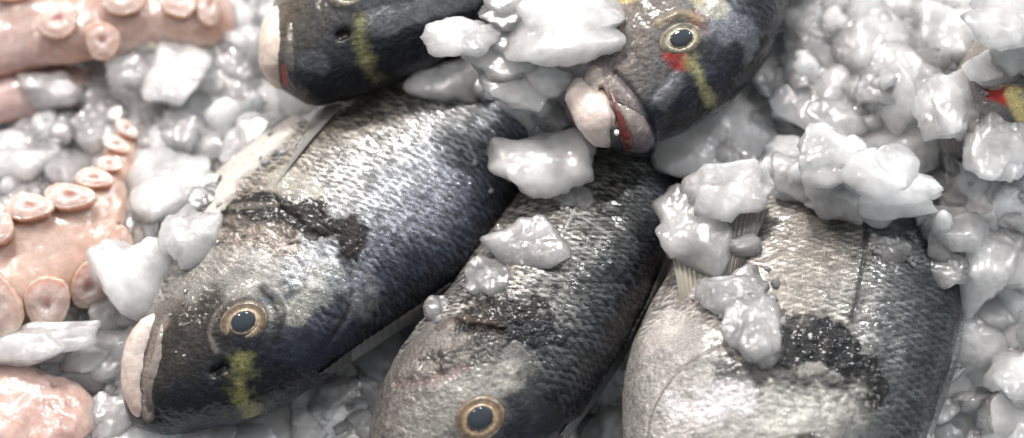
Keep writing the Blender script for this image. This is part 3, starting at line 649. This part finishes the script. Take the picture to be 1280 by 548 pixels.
# ------------------------------------------------------------------ ice
CTRL = [
    (620, 70, .048), (650, 110, .046), (700, 50, .056), (680, 140, .044), (740, 20, .055), (600, 110, .04), (660, 10, .05), (540, 90, .036),
    (655, 190, .036), (700, 200, .03), (730, 300, -.01), (500, 160, -.01), (550, 200, -.01), (780, 250, -.01), (600, 270, -.01), (480, 120, -.01), (780, 120, .0), (800, 160, .0), (800, 60, .01),
    (1050, 215, .056), (1000, 195, .055), (960, 180, .052), (1120, 235, .056), (1180, 262, .050), (1080, 180, .052), (1150, 200, .052), (900, 170, .036), (1200, 320, .030), (1010, 300, -.01), (1080, 320, -.01), (1140, 330, -.01), (930, 280, -.005),
    (186, 345, .036), (150, 385, .024), (230, 270, .036), (208, 310, .038), (175, 300, .020), (270, 300, -.01), (250, 360, -.01), (230, 420, -.01), (160, 430, .004), (1240, 50, .052), (1215, 160, .046), (1300, 70, .05), (1255, 122, .034), (260, 215, .018),  # picture x, y, height of the ice surface there
    (30, 110, .006), (60, 180, .014), (20, 230, .010), (210, 90, .020), (300, 60, .022), (300, 130, .020), (230, 180, .018), (200, 250, .018), (180, 340, .016),
    (150, 400, .013), (60, 430, .016), (120, 470, .008), (40, 500, -.004), (140, 530, .004), (220, 570, .002), (330, 545, -.002), (420, 500, -.004), (440, 540, -.001), (330, 350, -.02),
    (450, 300, -.02), (560, 420, -.032), (500, 460, -.025), (600, 370, -.03), (640, 300, -.02), (700, 330, -.014), (740, 520, -.008), (770, 548, -.002), (560, 200, -.01), (700, 60, .03), (640, 20, .03), (760, -40, .03),
    (600, -80, .02), (560, 60, .02), (800, 270, -.012), (900, 180, .028), (880, 240, .012), (960, 400, -.014), (1000, 480, -.014), (1100, 380, -.012), (960, 300, -.01),
    (980, 170, .03), (1000, 90, .042), (1050, 30, .046), (1100, 120, .050), (1150, 60, .048), (1200, 160, .044), (1200, 230, .036), (1250, 260, .034),
    (1260, 70, .046), (1290, 140, .04), (1230, 330, .022), (1215, 420, .006), (1270, 400, .016), (1230, 500, .006), (1290, 520, .012), (1190, 540, .0), (1350, 300, .03),
    (-60, 300, .0), (-60, 100, .0), (-60, 500, 0), (640, 640, -.01), (900, 640, -.012), (300, 640, .0), (1400, 600, .01), (1400, 0, .04), (400, 0, .01), (300, -60, .02), (100, -60, .0),
    (960, -60, .03), (860, 100, .0), (840, 200, -.01)]
CW = np.array([at(x, y, z) for x, y, z in CTRL])
def bedz(X, Y):
    X = np.asarray(X, float); Y = np.asarray(Y, float)
    d2 = (X[..., None]-CW[:, 0])**2+(Y[..., None]-CW[:, 1])**2+1.5e-5
    w = d2**-1.25; return (w*CW[:, 2]).sum(-1)/w.sum(-1)
# heightfield of the packed ice
nx, ny = 860, 620
gx = np.linspace(-.34, .34, nx); gy = np.linspace(-.24, .30, ny)
GX, GY = np.meshgrid(gx, gy, indexing='ij'); GZ = bedz(GX, GY)-.001
Q = np.stack([GX, GY, GZ], -1)
PK_ = np.full(GX.shape, -9.); r3 = np.random.RandomState(77)
for i in range(4200):
    big = i < 1500; cx, cy = r3.uniform(-.34, .34), r3.uniform(-.24, .30)
    R_ = r3.uniform(.010, .024) if big else r3.uniform(.0035, .008)
    i0, i1 = np.searchsorted(gx, [cx-R_*1.5, cx+R_*1.5]); j0, j1 = np.searchsorted(gy, [cy-R_*1.5, cy+R_*1.5])
    if i1 <= i0 or j1 <= j0: continue
    dx = GX[i0:i1, j0:j1]-cx; dy = GY[i0:i1, j0:j1]-cy; a_ = r3.uniform(0, 6.28); el = r3.uniform(.6, 1.3)
    xx = (dx*math.cos(a_)+dy*math.sin(a_))*el; yy = (-dx*math.sin(a_)+dy*math.cos(a_))/el
    zz = r3.uniform(-.003, .003)-(0 if big else .0005)+(xx*r3.uniform(-.2, .2)+yy*r3.uniform(-.2, .2))-((xx**2+yy**2)/R_**2)**2.5*R_*.4
    PK_[i0:i1, j0:j1] = np.maximum(PK_[i0:i1, j0:j1], zz)
PK_ = np.maximum(PK_, -.006)
GZ = GZ+PK_+.002+.005*sstep(.004, .018, GZ)+fbm(Q*45, 2)*.003+fbm(Q*260+9, 3)*.0005
Vb = np.stack([GX, GY, GZ], -1).reshape(-1, 3)
bed = link('ice_bed', mesh_np('ice_bed', Vb, grid_faces(nx, ny)[:, ::-1]), M_ICEB, None, 'packed crushed ice that the fish and octopus are laid on', 'ice', kind='structure')
BVH = [f.bvh for f in FISH]+OBV
sub = (slice(None, None, 4), slice(None, None, 4)); Vs = np.stack([GX, GY, GZ], -1)[sub]
bed_bvh = BVHTree.FromPolygons([tuple(v) for v in Vs.reshape(-1, 3)], grid_faces(Vs.shape[0], Vs.shape[1]).tolist()); 
def hit(px, py, trees):
    o, d = ray(px, py); best = None
    for t in trees:
        h = t.ray_cast(o, d)
        if h[0] is not None and (best is None or h[3] < best[3]): best = h
    return best
def chunk_shape(sub, seed, k=14, rough=.10, fine=.03, soft=7.):
    rs = np.random.RandomState(seed); V, F = ICO[sub]
    nrm = rs.normal(size=(k, 3)); nrm /= np.linalg.norm(nrm, axis=1)[:, None]; dd = rs.uniform(.62, 1.0, k)
    c = np.maximum(V@nrm.T, 1e-3)/dd[None]         # 1/r for each plane
    inv = (np.maximum(c, .0)**soft).sum(1)**(1/soft); inv = np.maximum(inv, .75)
    r = 1/inv
    r = r*(1+rough*fbm(V*1.7+seed*3.1, 3)+fine*fbm(V*6+seed, 3)+fine*.35*fbm(V*13+seed, 2))
    S = V*r[:, None]
    return S, F
def plates(V, rs, n, amp, tilt):
    """overlapping little broken faces: height over the unit sphere"""
    S_ = rs.normal(size=(n, 3)); S_ /= np.linalg.norm(S_, axis=1)[:, None]
    T_ = rs.normal(size=(n, 3))*tilt; h_ = rs.uniform(-1, 1, n)*amp; kk = amp*n*.5
    d = V[:, None, :]-S_[None]; d2 = (d**2).sum(-1)
    return (h_+(d*T_).sum(-1)-kk*d2).max(1)
def lobed_shape(sub, seed, n=12, fine=.03):
    rs = np.random.RandomState(seed); V, F = ICO[sub]; r = np.zeros(len(V))
    # a broken flake: irregular sides, two nearly flat faces
    k_ = rs.randint(5, 9); an = np.arange(k_)/k_*6.283+rs.uniform(-.35, .35, k_)
    nrm = np.stack([np.cos(an), np.sin(an), rs.uniform(-.5, .5, k_)], 1); dd = rs.uniform(.68, 1., k_)
    fc = np.array([[rs.normal()*.12, rs.normal()*.12, 1], [rs.normal()*.15, rs.normal()*.15, -1], [rs.normal()*.5, rs.normal()*.5, .8], [rs.normal()*.5, rs.normal()*.5, .8]])
    nrm = np.concatenate([nrm, fc]); nrm /= np.linalg.norm(nrm, axis=1)[:, None]; dd = np.concatenate([dd, [.36, .36, .46, .46]])
    inv = ((np.maximum(V@nrm.T, 1e-3)/dd[None])**26).sum(1)**(1/26); r = 1/inv
    flat_ = np.sqrt(np.maximum(1-V[:, 2]**2, 0))
    r = r*(1+(.04+.12*flat_)*fbm(V*1.6+seed*1.7, 3))
    r = r+plates(V, rs, 14, .02, .16)*.7+plates(V, rs, 90, .006, .07)*.8
    return V*(r*(1+fine*.5*fbm(V*15+seed, 2)))[:, None], F
def clump_shape(sub, seed, fine=.03):
    """several broken plates frozen together in one piece"""
    rs = np.random.RandomState(seed); Vs_, Fs_ = [], []; o_ = 0
    n = rs.randint(2, 5)
    for i in range(n):
        S, F = lobed_shape(sub if i == 0 else sub-1, seed*31+i, 10, fine)
        a0 = rs.uniform(0, 6.28); S = S@np.array([[math.cos(a0), math.sin(a0), 0], [-math.sin(a0), math.cos(a0), 0], [0, 0, 1]]); S = S/np.abs(S).max(0)
        if i == 0: sc_ = np.array([.84, .78, .62]); c = np.zeros(3)
        else:
            a = rs.uniform(0, 6.28); q = rs.uniform(.25, .5); k_ = rs.uniform(.42, .66)
            sc_ = np.array([k_*rs.uniform(.9, 1.35), k_*rs.uniform(.9, 1.35), k_*.8]); c = np.array([math.cos(a)*q, math.sin(a)*q, rs.uniform(-.2, .5)])
            t = rs.normal(size=2)*.22; S = S+np.outer(S[:, 0], [0, 0, t[0]])+np.outer(S[:, 1], [0, 0, t[1]])
        Vs_.append(S*sc_+c); Fs_.append(F+o_); o_ += len(S)
    V, F = np.concatenate(Vs_), np.concatenate(Fs_)
    me = mesh_np('tmp', V*np.array([1, 1, .6]), F); ob = bpy.data.objects.new('tmp', me); C.objects.link(ob)
    md = ob.modifiers.new('r', 'REMESH'); md.mode = 'VOXEL'; md.voxel_size = .034 if sub >= 5 else .05
    sm = ob.modifiers.new('s', 'SMOOTH'); sm.iterations = 1; sm.factor = .5
    ev = ob.evaluated_get(bpy.context.evaluated_depsgraph_get()); m2 = ev.to_mesh()
    co_ = np.empty(len(m2.vertices)*3, np.float32); m2.vertices.foreach_get('co', co_); V = co_.reshape(-1, 3).astype(float)/np.array([1, 1, .6])
    lt = np.empty(len(m2.loops), np.int32); m2.loops.foreach_get('vertex_index', lt)
    assert len(lt) == 4*len(m2.polygons); F = lt.reshape(-1, 4)
    ev.to_mesh_clear(); bpy.data.objects.remove(ob); bpy.data.meshes.remove(me)
    V = V*(1+.012*fbm(V*9+seed, 3))[:, None]
    return V, F
def rotm(rs):
    q = rs.normal(size=4); q /= np.linalg.norm(q); w, x, y, z = q
    return np.array([[1-2*(y*y+z*z), 2*(x*y-z*w), 2*(x*z+y*w)], [2*(x*y+z*w), 1-2*(x*x+z*z), 2*(y*z-x*w)], [2*(x*z-y*w), 2*(y*z+x*w), 1-2*(x*x+y*y)]])
ICEGRP = 'loose ice pieces around and on the fish'
placed = []      # (world centre, radius) for spacing
def lump(px, py, rx, ry, rot, label, clear=False, sub=5, seed=None, lift=.2, thick=.45, rough=.14, name='ice_chunk', k=14, fine=.035, z=None, soft=8):
    seed = seed if seed is not None else int(px*7+py*13) % 9973
    if rough >= .14: S, F = clump_shape(sub, seed, fine)
    else:
        S, F = lobed_shape(sub, seed, k, fine)
    S = S/np.abs(S).max(0)*.97                  # unit box, so that the size is the one measured
    a = math.radians(rot); sx, sy = rx*PX*1.12, ry*PX/math.cos(TILT)*1.1; szz = (rx+ry)/2*PX*thick
    S = S*np.array([sx, sy, szz]); Rm = np.array([[math.cos(a), -math.sin(a), 0], [math.sin(a), math.cos(a), 0], [0, 0, 1]]); S = S@Rm.T
    h = hit(px, py, BVH+FINB+[bed_bvh]); c = np.array(h[0]) if z is None else at(px, py, z)
    c = c-FWD*szz*lift if z is None else c
    o = link(name, mesh_np('ice_chunk', S, F), M_ICEC if clear else M_ICE, None, label, 'ice', ICEGRP, loc=c)
    placed.append((c, max(sx, sy)))
    return o
L = [
    # top centre
    (575, 52, 46, 27, 8, 'grey rounded ice lump beside the tail of the top left fish', False, dict(seed=3, z=.07)),
    (566, 102, 56, 36, 0, 'broad ice lump lying on the back of the left fish below another lump', False, dict(seed=8, rough=.2, lift=.6)),
    (632, 16, 36, 30, 0, 'small ice lump at the top edge between the two upper fish', False, dict(z=.07, rough=.2)),
    (700, 36, 72, 62, 0, 'large white ice mass covering the cheek of the red-eyed fish', False, dict(rough=.2, z=.072, seed=41)),
    (632, 66, 50, 42, 0, 'white ice lump between the rounded grey lump and the big bright mass', False, dict(rough=.2, z=.064)),
    (722, 78, 32, 30, 0, 'small bright ice lump resting on the snout of the red-eyed fish', False, dict(rough=.2, lift=.1)),
    (655, 92, 66, 48, 20, 'bright white ice mass left of the open mouth', False, dict(rough=.2, z=.06, seed=45)),
    (668, 206, 68, 54, -15, 'granular grey ice lump bridging the left and middle fish', False, dict(rough=.22, fine=.06, z=.046)),
    (700, 165, 34, 34, 0, 'grey ice lump just under the pale lower jaw', False, dict(rough=.2)),
    (722, 248, 34, 16, -5, 'thin translucent ice flake on the back of the middle fish', True, dict(thick=.3)),
    (660, 306, 50, 34, 15, 'flat angular ice slab on the middle fish', False, dict(rough=.1, k=8, soft=14, thick=.45, fine=.02, seed=21)),
    (626, 294, 12, 13, 0, 'tiny clear ice cube at the edge of the angular slab', True, dict(sub=4, k=7)),
    (547, 392, 19, 20, 0, 'small clear ice piece in the dark gap between left and middle fish', True, dict(sub=4)),
    (615, 348, 32, 28, 20, 'wet ice piece melting beside the gill of the middle fish', True, dict(thick=.4)),
    (868, 292, 44, 54, 10, 'tall grey ice lump wedged between middle and right fish', False, dict(rough=.2, lift=.4)),
    (905, 238, 56, 38, 0, 'white granular ice lump above the striped fin', False, dict(rough=.22, fine=.05, z=.048)),
    (902, 186, 34, 26, 0, 'grey ice lump in shade under the brow of the red-eyed fish', False, {}),
    (928, 306, 24, 12, 10, 'thin ice flake lying on the striped fin', True, dict(sub=4, thick=.5)),
    (918, 362, 44, 34, 0, 'sparkling clear ice piece over the fin root of the right fish', True, dict(fine=.07, rough=.2)),
    (944, 408, 38, 44, 0, 'large clear ice piece beside the torn black patch', True, dict(rough=.16, lift=.35, seed=61, thick=.5)),
    (1012, 216, 38, 34, 0, 'rounded clear ice piece at the tail end of the right fish', True, dict(lift=.5, thick=.6)),
    (1096, 216, 46, 30, 0, 'smooth ice dome on top of the large lump above the right fish', False, dict(z=.066, seed=72)),
    (1090, 252, 76, 34, 0, 'large smooth ice lump on the back of the right fish', False, dict(lift=.5, seed=71, rough=.2)),
    (1134, 166, 72, 56, -8, 'big white rounded ice lump right of the top centre', False, dict(lift=.3)),
    (1030, 132, 66, 50, 0, 'wide white ice lump below the top right pile', False, dict(lift=.2)),
    (955, 140, 42, 36, 0, 'pale ice lump touching the forehead of the red-eyed fish', False, dict(lift=.4)),
    (968, 96, 30, 28, 0, 'small white ice lump right of the red-eyed fish', False, {}),
    (1110, 312, 30, 18, -8, 'small smooth oval ice piece alone on the right fish', True, dict(sub=5, thick=.4, k=20, fine=.01, rough=.06, soft=5)),
    (1172, 262, 34, 20, 0, 'flat grey ice piece behind the back of the right fish', True, dict(thick=.4)),
    (1180, 332, 34, 28, 0, 'translucent ice shard leaning on the back of the right fish', True, dict(thick=.4, k=8)),
    (1238, 312, 52, 46, -25, 'large smooth ice slab at the right edge', False, dict(rough=.1, k=9, soft=10, thick=.5)),
    (1196, 132, 50, 44, 0, 'grey ice lump left of the buried red spot', False, dict(lift=.35)),
    (1100, 52, 60, 56, 0, 'tall white ice lump in the top right pile', False, {}),
    (1196, 38, 66, 42, 0, 'wide white ice lump along the top right edge', False, {}),
    (1008, 42, 44, 48, 0, 'white ice lump behind the back of the red-eyed fish', False, {}),
    (1246, 184, 46, 42, 0, 'white ice lump under the buried red spot', False, dict(lift=.3, rough=.2, seed=92)),
    (1246, 86, 42, 26, 0, 'white ice lump directly over the brow of the buried fish', False, dict(lift=.2, rough=.2, seed=91)),
    (1258, 26, 50, 36, 0, 'white ice lump in the top right corner', False, dict(z=.08, rough=.2, seed=95)),
    (1268, 62, 30, 34, 0, 'white ice lump above the buried red spot', False, dict(lift=.3)),
    (984, 196, 40, 32, 0, 'pale ice lump at the hidden tail of the right fish beside the clear piece', False, dict(rough=.2, lift=.5, seed=82)),
    (1048, 190, 48, 34, 10, 'bright ice lump directly above the clear piece on the right fish', False, dict(rough=.2, z=.06, seed=83)),
    (1168, 240, 40, 30, 0, 'ice lump at the edge of the pile above the dark back of the right fish', False, dict(rough=.2, lift=.4, seed=84)),
    (930, 200, 34, 30, 0, 'grey ice lump between the red-eyed fish and the tail of the right fish', False, dict(rough=.2, lift=.3, seed=85)),
    # left
    (308, 180, 44, 30, 35, 'white ice piece laid over the edge of the pale belly of the left fish', False, dict(rough=.2, lift=.3, seed=86)),
    (262, 240, 34, 26, 40, 'thin wet ice piece beside the throat lump of the left fish', True, dict(rough=.2, lift=.2, seed=87, thick=.3)),
    (212, 96, 54, 48, 10, 'large bright ice lump between the octopus arm and the top left fish', False, dict(k=10, soft=9, lift=.3, seed=31, rough=.1)),
    (296, 92, 36, 44, 0, 'pale upright ice lump left of the top left fish', False, dict(rough=.1, k=9, soft=10, lift=.2)),
    (64, 115, 42, 25, -5, 'glassy ice slab on the pink octopus arm', False, dict(rough=.1, k=9, soft=12, thick=.6)),
    (118, 120, 24, 28, 0, 'small grey ice block at the right end of the glassy slab', True, dict(rough=.1, k=8, soft=12)),
    (72, 172, 25, 18, 10, 'small white ice cube on a larger piece at the left', False, dict(rough=.1, k=7, soft=14)),
    (34, 196, 52, 32, 0, 'translucent ice mass at the left edge above the curling arm', False, dict(thick=.5)),
    (244, 180, 38, 24, -15, 'flat ice piece left of the white belly of the left fish', False, dict(thick=.5)),
    (226, 216, 26, 18, 0, 'rounded small ice piece near the belly of the left fish', False, {}),
    (186, 268, 30, 34, 0, 'granular ice piece beside the curling arm', False, dict(fine=.06)),
    (244, 296, 42, 42, 0, 'white ice lump resting against the throat of the left fish', False, dict(lift=.5, rough=.2, seed=52)),
    (182, 348, 52, 56, 30, 'melting granular ice heap at the snout of the left fish', False, dict(rough=.2, fine=.05, z=.03)),
    (140, 388, 36, 26, 20, 'small granular ice piece right of the suckers', False, dict(fine=.06)),
    (56, 430, 86, 24, 6, 'long low ice ridge under the curling octopus arm', False, dict(rough=.15, z=.022, thick=.5)),
    (96, 470, 52, 24, 0, 'translucent ice film on the pink flesh at the lower left', True, dict(thick=.4)),
    (134, 520, 34, 32, 0, 'wet ice lump left of the snout at the bottom', False, {}),
    # bottom
    (418, 500, 40, 26, 15, 'clear ice lump beneath the back of the left fish', True, {}),
    (384, 536, 30, 20, 0, 'pointed ice piece at the bottom edge below the left fish', False, dict(rough=.1, k=8, soft=12)),
    (446, 534, 26, 20, 0, 'ice piece at the bottom edge touching the middle fish', False, {}),
    (300, 546, 42, 16, 0, 'low ice piece at the bottom edge below the yellow brow band', False, {}),
    (742, 530, 34, 26, 0, 'shaded ice piece between middle and right fish at the bottom', True, {}),
    (340, 158, 40, 22, 25, 'thin white ice sheet over the pale belly of the left fish', False, dict(thick=.3)),
]
for (x, y, rx, ry, rot, lab, clr, kw) in L: lump(x, y, rx, ry, rot, lab, clr, **kw)
# ---- countable medium pieces scattered over the open ice: copies sharing a few meshes
PROTO = []
for i in range(9):
    S, F = clump_shape(5, 100+i) if i % 3 else lobed_shape(5, 100+i); S = S/np.abs(S).max()
    PROTO.append(mesh_np('ice_piece', S, F)); PROTO[-1].materials.append(M_ICE)
PROTC = []
for i in range(4):
    S, F = lobed_shape(5, 140+i); S = S/np.abs(S).max(); PROTC.append(mesh_np('ice_piece', S, F)); PROTC[-1].materials.append(M_ICEC)
def region(px, py):
    if px < 200 and py < 250: return 'small ice piece among the octopus arms in the upper left'
    if px < 230 and py >= 250: return 'small ice piece among the octopus arms in the lower left'
    if px < 460 and py < 330: return 'small ice piece between the octopus and the left fish'
    if py > 440 and px < 860: return 'small ice piece under the fish along the bottom edge'
    if px < 930: return 'small ice piece in the pile between the upper fish'
    if py < 130: return 'small ice piece in the top of the pile at the right'
    if py < 280: return 'small ice piece in the middle of the pile at the right'
    return 'small ice piece in the flat ice right of the last fish'
rs = np.random.RandomState(5)
GR = 'small ice pieces scattered in the bed'
count = 0; tries = 0; pts = []
bedonly = [bed_bvh]
SM_V = []; SM_F = []; off = 0
base_small = [chunk_shape(3, 200+i, 9, .15, .05, 9) for i in range(10)]
def add_small(c, r):
    global off
    S, F = base_small[rs.randint(10)]; S = (S@rotm(rs).T)*np.array([1, 1, .8])*r*rs.uniform(.75, 1.25, 3); SM_V.append(S+c); SM_F.append(F+off); off += len(S)
while count < 235 and tries < 9000:
    tries += 1
    px, py = rs.uniform(-10, 1290), rs.uniform(-10, 558)
    h = hit(px, py, BVH); hb = hit(px, py, bedonly)
    if hb is None: continue
    if math.hypot(px-1258, py-124) < 48: continue
    if h is not None and h[3] < hb[3]+.003: continue      # a fish or the octopus shows here
    r = rs.choice([24, 40, 62, 86], p=[.25, .25, .25, .25])*PX
    c = np.array(hb[0])+np.array([0, 0, rs.uniform(-.45, -.05)*r])
    if any(np.linalg.norm(c-q)+0 < (r+rq)*.40 for q, rq in pts): continue
    if any(np.linalg.norm((c-q)[:2]) < rq*.32 for q, rq in placed): continue
    # keep pieces from burying the visible flanks
    bad = False
    for t in BVH:
        nn = t.find_nearest(Vector(c))
        if nn[0] is not None and nn[3] < r*.45: bad = True; break
    if bad: continue
    pts.append((c, r)); count += 1
    clr = rs.rand() < .2
    o = bpy.data.objects.new('ice_piece', (PROTC[rs.randint(4)] if clr else PROTO[rs.randint(9)])); C.objects.link(o)
    o.location = c; o.rotation_euler = rs.uniform(0, 6.28, 3); o.rotation_euler = (rs.normal()*.2, rs.normal()*.2, rs.uniform(0, 6.28)); o.scale = (r*rs.uniform(.85, 1.3), r*rs.uniform(.75, 1.15), r*rs.uniform(.5, .85))
    lab = region(px, py); o['label'] = lab; o['category'] = 'ice'; o['group'] = GR+': '+lab[16:]
# ---- crushed fragments nobody could count: one mass
for i in range(1500):
    x, y = rs.uniform(-.24, .24), rs.uniform(-.14, .17); r = rs.choice([3, 5, 8, 14], p=[.3, .3, .25, .15])*PX
    hh = bed_bvh.ray_cast(Vector((x, y, .5)), Vector((0, 0, -1))); z = hh[0][2] if hh[0] is not None else 0; add_small(np.array([x, y, z]), r)
for i in range(350):   # crumbs clinging to the lumps
    if not placed: break
    c, r = placed[rs.randint(len(placed))]; a = rs.uniform(0, 6.28); q = rs.uniform(.3, 1.05)
    h = hit(*where(c+np.array([math.cos(a)*r*q, math.sin(a)*r*q, 0])), BVH+bedonly)
    if h is None or where(c)[1] > 465: continue
    if any((t.find_nearest(h[0])[3] or 0) < .001 for t in (F4.bvh, F5.bvh)): continue
    add_small(np.array(h[0])-FWD*.0006, rs.uniform(1.5, 5)*PX)
crumb = mesh_np('crushed_ice', np.concatenate(SM_V), np.concatenate(SM_F))
link('crushed_ice', crumb, M_CRUMB, None, 'fine crushed ice crumbs filling the gaps of the bed', 'ice', kind='stuff')
# ------------------------------------------------------------------ lights, world, camera
def area(name, loc, tgt, size, power, col, sy=None):
    l = bpy.data.lights.new(name, 'AREA'); l.energy = power; l.color = col; l.size = size
    if sy: l.shape = 'RECTANGLE'; l.size_y = sy
    o = bpy.data.objects.new(name, l); C.objects.link(o); o.location = loc
    o.rotation_euler = (Vector(tgt)-Vector(loc)).to_track_quat('-Z', 'Y').to_euler(); return o
area('market_lamp', (-.15, .75, 1.05), (0, 0, 0), .22, 15.5, (1, .98, .95))
area('market_lamp', (.75, .55, 1.1), (0, 0, 0), .06, 8, (.97, .98, 1))
area('market_lamp', (-.6, .35, 1.0), (0, 0, 0), .06, 4, (1, .88, .82))
w = bpy.data.worlds.new('World'); sc.world = w; w.use_nodes = True
bg = w.node_tree.nodes['Background']; nt = w.node_tree
tc = N(nt, 'ShaderNodeTexCoord'); dp = N(nt, 'ShaderNodeVectorMath', operation='DOT_PRODUCT'); nt.links.new(tc.outputs['Generated'], dp.inputs[0]); dp.inputs[1].default_value = (0, .45, .89)
nt.links.new(mapr(nt, dp.outputs['Value'], -.3, .9, .05, .82), bg.inputs[1]); bg.inputs[0].default_value = (.92, .96, 1, 1)
cam = bpy.data.cameras.new('camera'); co = bpy.data.objects.new('camera', cam); C.objects.link(co); sc.camera = co
co.location = CAM; co.rotation_euler = (TILT, 0, 0)
cam.sensor_width = 36; cam.lens = 36*DIST/WID; cam.clip_start = .02; cam.clip_end = 20
cam.dof.use_dof = True; cam.dof.aperture_fstop = 4.0
cam.dof.focus_distance = float((np.array(at(430, 400, .035))-CAM)@FWD)
vs = sc.view_settings; vs.view_transform = 'Standard'; vs.look = 'None'; vs.exposure = 0.1; vs.gamma = 1
sc.cycles.use_denoising = True
sc.cycles.max_bounces = 10; sc.cycles.transmission_bounces = 8; sc.cycles.caustics_reflective = False; sc.cycles.caustics_refractive = False
sc.cycles.sample_clamp_indirect = 6
